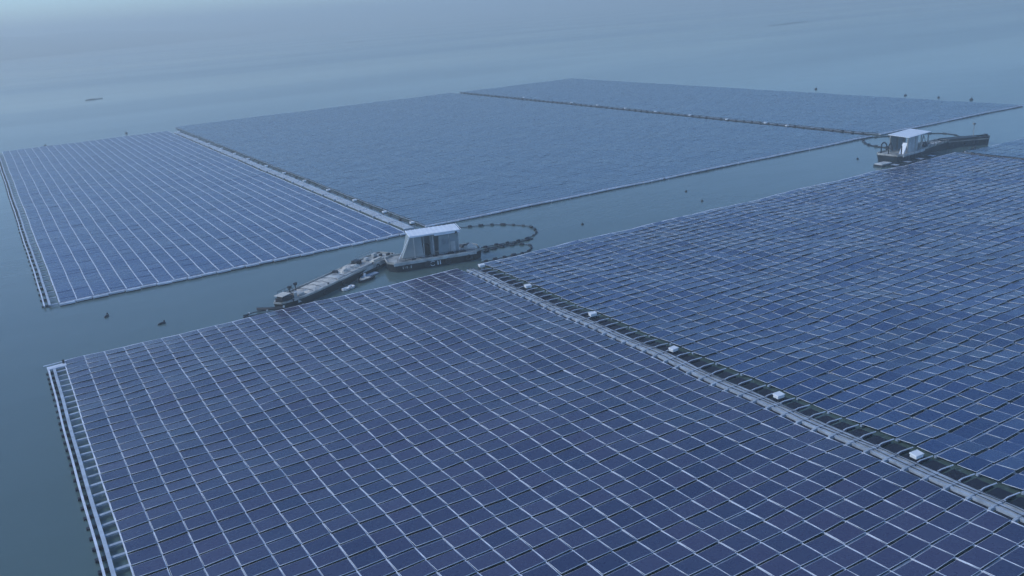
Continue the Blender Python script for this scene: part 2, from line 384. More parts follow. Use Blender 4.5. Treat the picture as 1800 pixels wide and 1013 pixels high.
nl = ['white box at the top end of the wide near walkway, next to the roofed barge', 'white box beside the wide near walkway, second down from the roofed barge', 'white box beside the wide near walkway, third down from the roofed barge',
      'white box beside the wide near walkway, fourth down from the roofed barge', 'white box beside the wide near walkway, second up from the bottom right corner', 'large white box beside the wide near walkway, closest to the bottom right corner']
for (x, y), l in zip(near_boxes, nl): place_box(x, y, l, random.uniform(-.12, .12), 1.0)
cd = [366, 335.2, 316.5, 299.6, 282.9, 267.6, 249, 232.7, 216.2, 199.1, 182.6, 166.2, 153.0]
for k, y in enumerate(cd): place_box(66.0+1.6*(366-y)/213, y, f'small white box right of the far left block, {ords[k]} from the far end', 0, .9)
de = [(205, 330), (203.8, 292), (204, 275), (203.3, 257), (202.8, 239.5), (202.5, 221.5), (201.8, 203.8), (202.4, 188.2), (201.4, 179)]
for k, (x, y) in enumerate(de): place_box(x, y, f'tiny white box on the dotted boom before the farthest block, {ords[k]} from left', 0, .95)

# ------------------------------------------------------------------ floating booms near the work boats
def smooth(pts, n=6):
    P = [Vector(p) for p in pts]; out = []
    for i in range(len(P)-1):
        p0 = P[max(i-1, 0)]; p1 = P[i]; p2 = P[i+1]; p3 = P[min(i+2, len(P)-1)]
        for k in range(n):
            t = k/n
            out.append(.5*((2*p1)+(-p0+p2)*t+(2*p0-5*p1+4*p2-p3)*t*t+(-p0+3*p1-3*p2+p3)*t**3))
    out.append(P[-1]); return [tuple(q) for q in out]
dark_line('large looped boom with dark floats behind the barge with the white roof', smooth([(66.5, 147.2, .1), (70, 146.2, .1), (74.4, 144.2, .1), (78.6, 142.2, .1), (81.5, 139.5, .1), (83.6, 135.5, .1), (82.6, 131.5, .1), (80.4, 129.2, .1), (77, 128.2, .1), (73, 128.6, .1), (69.2, 129.0, .1)]), .06, 19)
dark_line('small looped boom with dark floats at the stern of the barge with the white roof', smooth([(68.2, 126.0, .1), (71, 126.6, .1), (74.5, 126.3, .1), (76.4, 124.8, .1), (76, 122.8, .1), (73.6, 120.9, .1), (69, 120.9, .1), (65.0, 121.0, .1)]), .06, 13)
dark_line('straight dark hose floating between the two boom loops', smooth([(68.5, 127.2, .15), (72, 127.5, .12), (76, 127.2, .12), (79.4, 127.6, .12)]), .10, 4)
dark_line('looped boom with dark floats behind the second work boat', smooth([(199.5, 149.4, .1), (206, 145.8, .1), (212.5, 142.0, .1), (215.3, 138.5, .1), (214, 133.8, .1), (209.5, 130.0, .1), (204.5, 127.5, .1)]), .10, 10)
dark_line('short dark boom joining the middle block corner to the second work boat', smooth([(200.5, 150.6, .1), (195.5, 148.2, .1), (191.2, 143.8, .1), (189.5, 139.5, .1), (190.2, 135.5, .1)]), .16, 7)
dark_line('dark boom trailing from the dark barge to the boundary line', smooth([(202, 121.5, .1), (198, 120.0, .1), (194.5, 119.4, .1), (191.5, 118.7, .1)]), .15, 5)

# ------------------------------------------------------------------ work boats
def local(x, y, ox, oy, a):
    dx, dy = x-ox, y-oy; return (dx*math.cos(a)+dy*math.sin(a), -dx*math.sin(a)+dy*math.cos(a))
def hull_part(root, poly, h, mat_hull, mat_deck, inset=.0, bulwark=.25, rim=.14):
    n = len(poly); cx = sum(p[0] for p in poly)/n; cy = sum(p[1] for p in poly)/n
    low = [(cx+(x-cx)*.965, cy+(y-cy)*.90) for x, y in poly]
    mb = MB(); mb.prism(low, -.5, h, 0, top=poly); mb.build('hull', M[mat_hull], root)
    # bulwark / coaming ring
    inn = [(x-math.copysign(rim, x-cx) if abs(x-cx) > rim else x, y-math.copysign(rim, y-cy)) for x, y in poly]
    mb = MB(); b = 0
    for ring, z in ((poly, h+.003), (poly, h+bulwark), (inn, h+bulwark), (inn, h+.003)):
        mb.v += [(x, y, z) for x, y in ring]
    for q in range(3):
        for i in range(n):
            j = (i+1) % n; mb.f.append([q*n+i, q*n+j, (q+1)*n+j, (q+1)*n+i]); mb.mi.append(0)
    mb.build('bulwark', M[mat_deck], root)
    mb = MB(); dk = [(cx+(x-cx)*.985, cy+(y-cy)*.95) for x, y in inn]; mb.prism(dk, h+.004, h+.05); mb.build('deck', M[mat_deck], root)
def rail_line(root, pts, z0, z1, name='railing', r=.03, m='steel2'):
    mb = MB()
    for k, (x, y) in enumerate(pts):
        mb.tube([(x, y, z0), (x, y, z1)], r, 5)
    for zz in (z1, (z0+z1)/2):
        mb.tube([(x, y, zz) for x, y in pts], r, 5)
    mb.build(name, M[m], root)
def tyre(root, x, y, z, r=.36):
    mb = MB(); pts = [(x+r*math.cos(t), y, z+r*math.sin(t)) for t in np.linspace(0, 2*math.pi, 13)]
    mb.tube(pts, .11, 6); mb.build('tyre_fender', M['dark'], root)

# --- long deck barge in the channel
a1 = math.atan2(.51, .86); b1 = empty('cargo_barge', (30.8, 120.5, 0), a1, 'long grey cargo barge with pale tarpaulins lying aslant in the channel', 'barge', 'barges and boats moored in the channel')
hp = [(0.2, -.7), (2.2, -1.7), (6, -2.15), (26.2, -2.1), (27.2, -1.6), (27.2, 1.6), (26.4, 2.1), (5, 2.2), (1.5, 1.6), (0, .6)]
hull_part(b1, hp, 1.05, 'hull', 'steel')
mb = MB(); mb.prism([(2.6, -1.75), (26.2, -2.28), (26.2, -2.12), (2.6, -1.60)], .62, 1.30); mb.build('rubbing_strake', M['steel2'], b1)
def tarp_part(root, x0, x1, y0, y1, z0, h, seed, name='tarpaulin', m='tarp'):
    rnd = random.Random(seed); nx, ny = 22, 9; mb = MB()
    for i in range(nx+1):
        for j in range(ny+1):
            u, v = i/nx, j/ny
            e = min(1, min(u, 1-u)*9)*min(1, min(v, 1-v)*5)
            z = z0+h*e*(.75+.25*math.sin(u*9+seed)*math.cos(v*5+seed)) + rnd.uniform(-.03, .03)*e
            mb.v.append((x0+(x1-x0)*u+rnd.uniform(-.05, .05), y0+(y1-y0)*v+rnd.uniform(-.06, .06)*(1 if 0 < j < ny else 2), z))
    for i in range(nx):
        for j in range(ny):
            a = i*(ny+1)+j; mb.f.append([a, a+ny+1, a+ny+2, a+1]); mb.mi.append(0)
    n0 = len(mb.v)
    ed = [i*(ny+1) for i in range(nx+1)]+[nx*(ny+1)+j for j in range(1, ny+1)]+[i*(ny+1)+ny for i in range(nx-1, -1, -1)]+[j for j in range(ny-1, 0, -1)]
    for e_ in ed: x, y, z = mb.v[e_]; mb.v.append((x, y, z0-.02))
    for k in range(len(ed)):
        k2 = (k+1) % len(ed); mb.f.append([ed[k2], ed[k], n0+k, n0+k2]); mb.mi.append(0)
    return mb.build(name, M[m], root)
tarp_part(b1, 5.4, 12.2, -1.3, 1.75, 1.10, .28, 1)
tarp_part(b1, 12.5, 15.0, -.9, 1.6, 1.10, .25, 2, m='steel2')
tarp_part(b1, 15.2, 19.8, -.1, 1.85, 1.10, .50, 3)
mb = MB(); mb.box(19.7, 20.9, .6, 1.8, 1.1, 1.75); bevel(mb.build('hatch_box', M['dark'], b1), .05)
mb = MB(); mb.box(14.9, 15.3, 1.0, 1.9, 1.1, 1.5); mb.build('hatch_box', M['dark'], b1)
mb = MB(); mb.box(12.3, 24.5, -1.35, -1.15, 1.1, 1.32); mb.build('deck_pipe', M['steel2'], b1)
for k, (x, y, s) in enumerate([(22, .8, .5), (23.3, -.2, .4), (24.4, 1.0, .55), (25.2, .1, .35), (21.6, -.6, .3), (25.8, -1.0, .4)]):
    mb = MB(); mb.box(x, x+s*1.6, y-s*.5, y+s*.5, 1.1, 1.1+s); bevel(mb.build('deck_crate', M['dark' if k % 2 else 'steel2'], b1), .03)
# bow winch and engine block
mb = MB(); mb.box(.5, 2.6, -.7, .7, 1.1, 1.75); mb.box(.7, 1.7, -.5, .5, 1.752, 2.05); bevel(mb.build('engine_housing', M['dark'], b1), .06)
mb = MB(); mb.box(.45, 2.3, -.78, .78, 2.06, 2.14); mb.build('engine_cover', M['tarp'], b1)
mb = MB(); mb.tube([(3.1, -.8, 1.5), (3.1, .8, 1.5)], .35, 12); mb.build('winch_drum', M['dark'], b1)
for y in (-.85, .85):
    mb = MB(); mb.box(2.8, 3.4, y-.05, y+.05, 1.1, 1.9); mb.build('winch_cheek', M['steel2'], b1)
mb = MB(); mb.box(3.8, 5.0, -.9, .9, 1.1, 1.45); bevel(mb.build('fuel_tank', M['steel2'], b1), .08)
for x, y, h in ((4.3, 1.3, 1.1), (5.4, 1.1, 1.35)):
    mb = MB(); mb.tube([(x, y, 1.1), (x, y, 1.1+h*.6), (x+.1, y, 1.1+h)], .07, 6); mb.tube([(x-.3, y, 1.1+h*.75), (x+.45, y, 1.1+h*.8)], .05, 5); mb.box(x-.2, x+.25, y-.2, y+.2, 1.1+h*.85, 1.1+h*.85+.3); mb.build('mast', M['dark'], b1)
rail_line(b1, [(x, 1.95) for x in np.arange(2.4, 5.8, .8)], 1.1, 2.0, m='dark')
for x in (8, 12.5, 17, 21.5): tyre(b1, x, -2.2, .62)
for x in (1.6, 9.5, 20.8, 26.3):
    mb = MB(); mb.tube([(x, -1.75, 1.1), (x, -1.75, 1.5)], .09, 8); mb.tube([(x-.2, -1.75, 1.42), (x+.2, -1.75, 1.42)], .06, 6); mb.build('bollard', M['dark'], b1)

rail_line(b1, [(x, 2.0) for x in np.arange(21, 26.5, 1.1)], 1.1, 1.9, m='steel2')
for k in range(7):
    x = 6.2+k*1.9; mb = MB(); mb.tube([(x, -1.5, 1.35), (x+.1, 0, 1.47), (x, 1.7, 1.25)], .035, 5); mb.build('lashing_rope', M['dark'], b1)
mb = MB(); mb.box(21.2, 24.0, -1.6, -.9, 1.1, 1.4); mb.box(21.4, 23.6, -1.5, -1.0, 1.402, 1.62); mb.build('timber_stack', M['tarp'], b1)
# --- barge with the white roofed shelter
a2 = math.atan2(-3.0, 14.3); b2 = empty('shelter_barge', (51.2, 126.0, 0), a2, 'dark hulled barge carrying a tall shelter with a long white roof', 'barge', 'barges and boats moored in the channel')
hp = [(-.3, 1.2), (.8, -.1), (14.2, -.1), (15.6, .8), (15.8, 3.5), (15, 5.2), (1.2, 5.4), (-.2, 4.2)]
hull_part(b2, hp, 1.35, 'hull', 'steel', bulwark=.35)
mb = MB(); mb.box(.5, 14.4, -.30, -.12, 1.15, 1.62); mb.build('gunwale_band', M['steel2'], b2)
# shelter
hx0, hx1, hy0, hy1, hz = 4.4, 11.9, 1.3, 3.9, 5.35
mb = MB(); mb.quadbox([(hx0-.7, hy0-.25, hz-.12), (hx1+.35, hy0-.35, hz-.12), (hx1+.35, hy1+.3, hz+.20), (hx0-.7, hy1+.2, hz+.20), (hx0-.7, hy0-.25, hz), (hx1+.35, hy0-.35, hz), (hx1+.35, hy1+.3, hz+.32), (hx0-.7, hy1+.2, hz+.32)])
for k in range(12):
    x = hx0-.6+k*.78; mb.quadbox([(x, hy0-.35, hz+.001), (x+.07, hy0-.35, hz+.001), (x+.07, hy1+.3, hz+.321), (x, hy1+.3, hz+.321), (x, hy0-.35, hz+.05), (x+.07, hy0-.35, hz+.05), (x+.07, hy1+.3, hz+.37), (x, hy1+.3, hz+.37)])
mb.build('roof', M['roof'], b2)
mb = MB(); mb.box(hx0+3.4, hx1+.32, hy0-.30, hy0-.22, hz-.48, hz-.125); mb.box(hx0-1.0, hx0+3.4, hy0-.30, hy0-.24, hz-.24, hz-.125); mb.build('fascia', M['roof'], b2)
mb = MB(); mb.box(hx1-.55, hx1-.2, hy0-.36, hy0-.302, hz-.5, hz-.22); mb.build('roof_lamp', M['dark'], b2)
for x in (hx0, hx0+1.6, hx0+3.2, hx0+5.9, hx1):
    for y in (hy0, hy1):
        mb = MB(); mb.box(x-.06, x+.06, y-.06, y+.06, 1.40, hz-.10 + (.25 if y == hy1 else 0)); mb.build('post', M['steel2'], b2)
# left curtain flaring outward
def sheet(root, name, m, pts_top, pts_bot, th=.06, wav=.06, n=14):
    mb = MB(); T = [Vector(p) for p in pts_top]; Bm = [Vector(p) for p in pts_bot]
    nrm = (T[1]-T[0]).cross(Bm[0]-T[0]).normalized(); rows = 5
    for sgn in (0, 1):
        for r in range(rows+1):
            for i in range(n+1):
                u = i/n; p = T[0].lerp(T[1], u).lerp(Bm[0].lerp(Bm[1], u), r/rows)+nrm*(wav*math.sin(u*n*1.7)*(.4+.6*r/rows)+sgn*th)
                mb.v.append(tuple(p))
    o = (rows+1)*(n+1)
    for r in range(rows):
        for i in range(n):
            a = r*(n+1)+i
            mb.f.append([a, a+1, a+n+2, a+n+1]); mb.f.append([o+a+n+1, o+a+n+2, o+a+1, o+a]); mb.mi += [0, 0]
    for i in range(n):
        mb.f.append([i, o+i, o+i+1, i+1]); a = rows*(n+1)+i; mb.f.append([a, a+1, o+a+1, o+a]); mb.mi += [0, 0]
    for r in range(rows):
        a = r*(n+1); mb.f.append([a, a+n+1, o+a+n+1, o+a]); a += n; mb.f.append([a, o+a, o+a+n+1, a+n+1]); mb.mi += [0, 0]
    return mb.build(name, M[m], root)
sheet(b2, 'curtain', 'curtain', [(hx0-.5, hy0+.2, hz-.2), (hx0+1.2, hy0+.0, hz-.2)], [(hx0-1.9, hy0+1.2, 1.45), (hx0+1.5, hy0-.1, 1.45)], wav=.006)
sheet(b2, 'curtain', 'curtain', [(hx0-.6, hy1, hz-.1), (hx0-.5, hy0+.2, hz-.2)], [(hx0-1.7, hy1+.1, 1.45), (hx0-1.9, hy0+1.2, 1.45)], wav=.006)
sheet(b2, 'back_wall', 'curtain', [(hx0, hy1+.05, hz+.1), (hx1, hy1+.05, hz+.1)], [(hx0, hy1+.05, 1.45), (hx1, hy1+.05, 1.45)], wav=.006)
sheet(b2, 'side_wall', 'curtain', [(hx0+4.2, hy0+.02, hz-.64), (hx1, hy0+.02, hz-.64)], [(hx0+4.0, hy0+.02, 1.6), (hx1, hy0+.02, 1.45)], wav=.008)
sheet(b2, 'side_wall', 'curtain', [(hx1, hy0, hz-.1), (hx1, hy1, hz+.1)], [(hx1, hy0, 1.45), (hx1, hy1, 1.45)], wav=.006)
sheet(b2, 'curtain', 'curtain', [(hx0+2.9, hy0+.6, hz-.2), (hx0+3.5, hy0+.6, hz-.2)], [(hx0+2.8, hy0+.6, 1.45), (hx0+3.5, hy0+.6, 1.45)], wav=.01, n=5)
mb = MB(); mb.tube([(hx0-2.6, hy0+.9, 1.5), (hx0-.7, hy0+.1, hz-.3)], .07, 6); mb.build('ramp_pole', M['roof'], b2)
mb = MB(); mb.box(hx0+1.7, hx0+2.9, hy0+1.4, hy0+2.6, 1.41, 3.1); bevel(mb.build('machine_cabinet', M['hull'], b2), .05)
mb = MB(); mb.box(hx0+6.1, hx0+6.9, hy0-.10, hy0-.045, 1.5, 3.5); bevel(mb.build('door', M['steel2'], b2), .02)
for x in (hx0+4.6, hx0+5.3):
    mb = MB()
    for k in range(6): mb.box(x, x+.5, hy0-.10, hy0-.05, 3.2+k*.16, 3.28+k*.16)
    mb.build('louvre', M['wall'], b2)
# deck clutter
rnd = random.Random(5)
for k in range(14):
    x = rnd.uniform(2.2, 14.6); y = rnd.uniform(.3, 1.0); s = rnd.uniform(.15, .42)
    mb = MB(); mb.box(x, x+s*rnd.uniform(1, 2.6), y, y+s, 1.41, 1.41+s*rnd.uniform(.6, 1.2)); bevel(mb.build('deck_crate', M[rnd.choice(['dark', 'steel2', 'hull', 'wall'])], b2), .03)
tarp_part(b2, 13.2, 15.3, 1.6, 3.6, 1.41, .8, 9)
tarp_part(b2, 12.9, 15.2, 3.7, 5.0, 1.41, .5, 11, m='hull')
rail_line(b2, [(x, .05) for x in np.arange(1.2, 14.3, 1.3)], 1.65, 2.15, m='dark', r=.028)
mb = MB(); mb.tube([(.6, .2, 1.5), (4, .25, 1.85), (8, .2, 1.8), (12, .25, 1.95), (15.5, 1.0, 1.6)], .06, 6); mb.build('hose', M['dark'], b2)
for x in (2.5, 6, 9.5, 13): tyre(b2, x, -.42, .75, .42)
# worn white stencilled marks on the hull side (not legible in the photograph)
mb = MB()
for k, (x, w, h, z) in enumerate([(1.9, .12, .42, .35), (2.2, .12, .50, .35), (2.5, .22, .36, .38), (2.9, .12, .46, .35), (3.2, .16, .40, .35)]): mb.box(x, x+w, -.105, -.045, z+.1, z+h+.1)
mb.build('painted_mark', M['steel2'], b2)
mb = MB()
mb.tube([(6.9+.42*math.cos(t), -.09, .62+.36*math.sin(t)) for t in np.linspace(.7, 5.6, 11)], .06, 5); mb.box(7.7, 7.85, -.12, -.05, .3, .95); mb.box(8.1, 8.25, -.12, -.05, .3, .95)
mb.build('painted_mark', M['roof'], b2)

# --- skiff and floats between the barges
sk = empty('skiff', (45.2, 125.0, 0), math.radians(18), 'small dark skiff tucked beside the grey cargo barge', 'boat', 'barges and boats moored in the channel')
mb = MB(); hp = [(0, -.5), (2.3, -.55), (3.3, 0), (2.3, .55), (0, .5)]; mb.prism([(x*.95, y*.7) for x, y in hp], -.15, .4, top=hp); mb.build('hull', M['hull'], sk)
mb = MB(); mb.box(.2, 2.2, -.36, .36, .405, .43); mb.build('floor', M['steel'], sk)
for x in (.6, 1.5):
    mb = MB(); mb.box(x, x+.25, -.5, .5, .44, .50); mb.build('thwart', M['steel2'], sk)
mb = MB(); mb.box(-.25, .02, -.15, .15, .1, .85); bevel(mb.build('outboard_motor', M['dark'], sk), .04)
def ring_float(x, y, rz, label):
    r = empty('life_ring', (x, y, .18), rz, label, 'life ring')
    mb = MB(); pts = [(.55*math.cos(t), .42*math.sin(t), .02*math.sin(3*t)) for t in np.linspace(0, 2*math.pi, 19)]; mb.tube(pts, .17, 8); mb.build('ring', M['box'], r)
    mb = MB(); mb.tube([(.72*math.cos(t), .6*math.sin(t), .12) for t in np.linspace(0, 5.6, 15)], .03, 5); mb.build('rope', M['dark'], r)
ring_float(42.2, 123.0, .3, 'white ring float beside the grey cargo barge, nearer its bow')
ring_float(43.3, 123.5, 1.1, 'white ring float beside the grey cargo barge, nearer the skiff')
pt = empty('floating_platform', (46.6, 126.4, 0), math.radians(20), 'low pale platform floating between the cargo barge and the skiff', 'platform')
mb = MB(); mb.box(0, 3.2, 0, 1.0, .08, .26); bevel(mb.build('platform_deck', M['deck'], pt), .04)
mb = MB(); mb.tube([(.4, .3, .2), (.5, .3, .75)], .22, 10); mb.build('barrel', M['box'], pt)
mb = MB(); mb.box(.1, 3.1, .1, .9, -.1, .078); mb.build('float', M['dark'], pt)
# wooden beams at the bow of the cargo barge
def beam(pts, r, label):
    o = empty('timber_beam', pts[0], 0, label, 'beam'); p0 = Vector(pts[0])
    mb = MB(); mb.tube([tuple(Vector(p)-p0) for p in pts], r, 6); mb.build('beam', M['dark'], o)
    mb = MB(); mb.tube([tuple(Vector(pts[-1])-p0+Vector((-.12, .02, 0))), tuple(Vector(pts[-1])-p0+Vector((.12, -.02, 0)))], r*1.5, 8); mb.build('end_cap', M['steel2'], o)
beam([(28.4, 122.6, .35), (29.8, 121.3, .4), (31.6, 120.1, .5)], .24, 'thick dark beam jutting from the bow of the cargo barge')
beam([(25.9, 120.4, .3), (28.6, 119.95, .32), (31.6, 119.75, .5), (34.2, 119.3, .5)], .10, 'thin dark pole lying along the array edge at the cargo barge bow')
beam([(26.0, 121.4, .25), (27.8, 121.6, .3), (29.4, 121.1, .3)], .07, 'thin bent pole afloat left of the cargo barge bow')
beam([(25.9, 120.5, .25), (26.3, 120.9, .28), (26.9, 121.5, .3)], .14, 'short dark stub at the outer end of the poles by the cargo barge')

# --- second work boat
b3 = empty('work_boat', (174.0, 122.0, 0), math.radians(7), 'distant work boat with a broad white canopy roof and dark arch frame on its bow', 'boat', 'barges and boats moored in the channel')
hp = [(0.0, .6), (1.2, -.1), (10, .1), (24, .5), (24, 3.6), (11, 5.8), (1.2, 6.2), (.1, 5.4)]
hull_part(b3, hp, 1.6, 'hull', 'steel', bulwark=.4)
mb = MB(); mb.box(1.0, 10.5, -.32, -.14, 1.42, 1.95); mb.build('gunwale_band', M['steel2'], b3)
rx0, rx1, ry0, ry1 = 4.2, 13.4, .6, 4.8
mb = MB(); mb.quadbox([(rx0-.4, ry0-.5, 5.3), (rx1+.3, ry0-.5, 5.3), (rx1+.3, ry1+.4, 5.6), (rx0-.4, ry1+.4, 5.6), (rx0-.4, ry0-.5, 5.42), (rx1+.3, ry0-.5, 5.42), (rx1+.3, ry1+.4, 5.75), (rx0-.4, ry1+.4, 5.75)]); mb.build('roof', M['roof'], b3)
for x in (rx0, rx0+3.4, rx1-3.2, rx1):
    for y in (ry0, ry1):
        mb = MB(); mb.box(x-.10, x+.10, y-.10, y+.10, 1.66, 5.3 if y == ry0 else 5.55); mb.build('post', M['steel'], b3)
sheet(b3, 'side_wall', 'steel2', [(rx0+.1, ry0+.02, 5.2), (rx0+4.6, ry0+.02, 5.2)], [(rx0+.1, ry0+.02, 1.7), (rx0+4.6, ry0+.02, 1.7)], wav=.008)
sheet(b3, 'back_wall', 'wall', [(rx0, ry1+.1, 5.4), (rx1-2, ry1+.1, 5.4)], [(rx0, ry1+.1, 1.7), (rx1-2, ry1+.1, 1.7)], wav=.008)
mb = MB(); mb.quadbox([(2.9, .8, 1.7), (3.5, .8, 1.7), (3.5, 1.9, 1.7), (2.9, 1.9, 1.7), (4.5, .8, 4.0), (4.7, .8, 4.0), (4.7, 1.9, 4.0), (4.5, 1.9, 4.0)]); mb.build('stair', M['roof'], b3)
for y0_, y1_ in ((5.2, 3.9), (3.4, 2.6)):
    mb = MB(); pts = [(1.2, y0_, 1.65), (1.2, y0_, 3.6), (1.2, y0_-.25, 4.15), (1.2, (y0_+y1_)/2, 4.4), (1.2, y1_+.2, 4.1), (1.2, y1_, 3.5), (1.2, y1_, 2.6)]
    mb.tube(pts, .17, 6); mb.build('arch_frame', M['dark'], b3)
mb = MB(); mb.tube([(1.2, 3.9, 2.9), (1.3, 3.1, 3.1), (1.2, 2.4, 2.7)], .15, 6); mb.tube([(2.0, .8, 1.6), (2.0, .8, 3.8)], .16, 6); mb.build('davit', M['dark'], b3)
rnd = random.Random(8)
for k in range(12):
    x = rnd.uniform(10, 18); y = rnd.uniform(.9, 3.6); s = rnd.uniform(.3, .9)
    mb = MB(); mb.box(x, x+s*rnd.uniform(.6, 1.3), y, y+s, 1.66, 1.66+s*rnd.uniform(.6, 1.6)); bevel(mb.build('deck_machinery', M[rnd.choice(['dark', 'steel', 'hull'])], b3), .04)
mb = MB(); mb.tube([(13.2, 2.2, 1.6), (14.4, 2.2, 4.3)], .10, 6); mb.tube([(14.4, 2.2, 4.3), (15.6, 2.2, 2.2)], .06, 5); mb.build('derrick', M['dark'], b3)
rail_line(b3, [(x, .25) for x in np.arange(11, 23, 1.6)], 1.7, 2.7, m='dark', r=.05)
for x in (3, 6, 9): tyre(b3, x, -.45, .9, .45)
# --- long dark barge beyond it
b4 = empty('dark_barge', (196.0, 125.8, 0), math.radians(-24), 'long low dark barge pointing right behind the second work boat', 'barge', 'barges and boats moored in the channel')
hp = [(0, .3), (1, -.1), (11.4, -.1), (12.3, .8), (12.0, 2.8), (1, 3.3), (.1, 2.8)]
hull_part(b4, hp, 1.75, 'hull', 'hull', bulwark=.3)
mb = MB(); mb.box(1, 11.3, -.28, -.115, 1.5, 1.62); mb.build('rubbing_strake', M['steel'], b4)
mb = MB(); mb.tube([(11.4, .9, 1.8), (11.4, .9, 2.5)], .32, 8); mb.tube([(11.7, 1.9, 1.8), (11.7, 1.9, 2.35)], .28, 8); mb.build('bow_bollard', M['dark'], b4)
mb = MB(); mb.tube([(8.9, 2.2, 1.8), (8.9, 2.2, 4.8)], .08, 6); mb.box(8.6, 9.2, 2.0, 2.4, 4.8, 5.2); mb.build('mast', M['steel'], b4)
mb = MB(); mb.box(1.2, 9.5, .9, 2.3, 1.81, 2.05); mb.build('hatch_cover', M['hull'], b4)
for x in (2, 5, 8): tyre(b4, x, -.36, .9, .45)
# --- pontoon raft beside it
pr = empty('pontoon_raft', (169.6, 119.9, 0), math.radians(2.0), 'ladder shaped pontoon raft lying in front of the second work boat', 'raft')
mb = MB(); mb.tube([(0, 0, .3), (6, .1, .3), (12, -.1, .3), (17.6, -.1, .3)], .17, 6); mb.build('pontoon_tube', M['dark'], pr)
mb = MB(); mb.tube([(.4, 2.3, .3), (6, 2.6, .3), (12, 3.0, .3), (21, 3.1, .3)], .15, 6); mb.build('pontoon_tube', M['dark'], pr)
for k in range(8):
    x = .6+k*2.3; mb = MB(); mb.tube([(x, 0, .33), (x+.35, 2.45, .33)], .11, 5); mb.build('cross_tube', M['dark'], pr)
    if k % 2 == 0:
        mb = MB(); mb.box(x+.5, x+1.9, .5, 2.0, .22, .36); mb.build('deck_plate', M['deck'], pr)
dp = empty('floating_platform', (168.9, 122.7, 0), 0, 'pale square platform floating below the bow of the second work boat', 'platform')
mb = MB(); mb.box(0, 3.4, 0, 2.0, .35, .6); bevel(mb.build('platform_deck', M['steel2'], dp), .05)
mb = MB(); mb.box(-.15, 3.55, -.15, 2.15, -.1, .345); mb.build('float', M['dark'], dp)

# ------------------------------------------------------------------ buoys
def buoy_proto():
    r = empty('mooring_buoy')
    mb = MB(); mb.tube([(0, 0, -.3), (0, 0, -.1), (0, 0, .15), (0, 0, .45), (0, 0, .6)], [.25, .5, .58, .42, .15], 12); mb.build('float', M['dark'], r)
    mb = MB(); mb.tube([(0, 0, .58), (.05, 0, .95)], .06, 6); mb.tube([(.05+.14*math.cos(t), 0, 1.05+.14*math.sin(t)) for t in np.linspace(0, 6.28, 9)], .03, 5); mb.build('lifting_eye', M['dark'], r)
    return r
bp_ = buoy_proto(); first = True
def buoy(x, y, label, s=1., rz=0):
    global first
    o = bp_ if first else copy_tree(bp_); first = False
    s *= .62; o.location = (x, y, 0); o.scale = (s, s, s); o.rotation_euler = (0, 0, rz); tag(o, label, 'buoy', 'dark mooring buoys')
buoy(91.6, 129.5, 'small dark buoy in the channel to the right of the large boom loop', .8)
buoy(123.5, 136.4, 'small dark buoy in mid channel, the farther of the central pair', .75)
buoy(119.5, 127.3, 'small dark buoy in mid channel, the nearer of the central pair', .75)
buoy(173.6, 132.8, 'small dark buoy just left of the second work boat', .8)
buoy(128.6, 149.2, 'dark buoy against the pale float line of the middle block', .9)
buoy(19.3, 381.4, 'dark buoy off the far edge of the far left block, nearer the frame edge', 1.5)
buoy(50.0, 390.8, 'dark buoy off the far edge of the far left block, nearer its right corner', 1.5)
buoy(284.0, 238.4, 'dark buoy outside the right edge of the farthest block, the leftmost of four', 1.5)
buoy(280.0, 195.9, 'dark buoy outside the right edge of the farthest block, second of four from the left', 1.4)
buoy(279.7, 183.0, 'dark buoy outside the right edge of the farthest block, third of four from the left', 1.2)
buoy(278.6, 170.6, 'dark buoy outside the right edge of the farthest block, closest to its right corner', 1.6)
# two clusters of dark drifting floats, near left channel
def drift(x, y, rz, label, long=1.6):
    r = empty('drifting_float', (x, y, 0), rz, label, 'float'); r.scale = (.7, .7, .7)
    mb = MB(); mb.tube([(-long/2, 0, .1), (-long*.3, .05, .2), (long*.3, -.05, .2), (long/2, 0, .12)], [.12, .2, .24, .14], 8); mb.build('float', M['dark'], r)
    mb = MB(); mb.tube([(long*.35, 0, .3), (long*.45, .1, .62)], .16, 8); mb.build('marker', M['dark'], r)
drift(9.7, 136.3, math.radians(60), 'dark upright float drifting in the channel below the left block corner', 1.7)
drift(15.8, 126.8, math.radians(20), 'dark slanting float drifting in the channel above the near block edge', 1.6)

# distant boats
def long_boat(x, y, rz, Ln, label):
    r = empty('long_boat', (x, y, 0), rz, label, 'boat'); w = Ln*.07
    hp = [(-Ln/2, 0), (-Ln*.42, -w/2), (Ln*.40, -w/2), (Ln/2, 0), (Ln*.40, w/2), (-Ln*.42, w/2)]
    mb = MB(); mb.prism([(a*.94, b*.7) for a, b in hp], -.2, .45, top=hp); mb.build('hull', M['steel'], r)
    mb = MB(); mb.box(-Ln*.3, Ln*.1, -w*.32, w*.32, .455, .62); mb.build('cabin', M['steel'], r)
long_boat(64.5, 621, math.radians(8), 11, 'thin dark boat alone on the open water at the upper left')
long_boat(603, 1613, math.radians(-28), 34, 'faint low barge far out on the hazy water, top centre')

# ------------------------------------------------------------------ water, far land, haze
mb = MB(); mb.v = [(-4500, -1400, 0), (9500, -1400, 0), (9500, 9500, 0), (-4500, 9500, 0)]; mb.f = [[0, 1, 2, 3]]; mb.mi = [0]
tag(mb.build('water', M['water']), kind='structure')
def wpt(px, py):
    d = Rn @ np.array([px-900, -(py-506.5), -1529.9]); t = -H/d[2]; return d[0]*t, d[1]*t
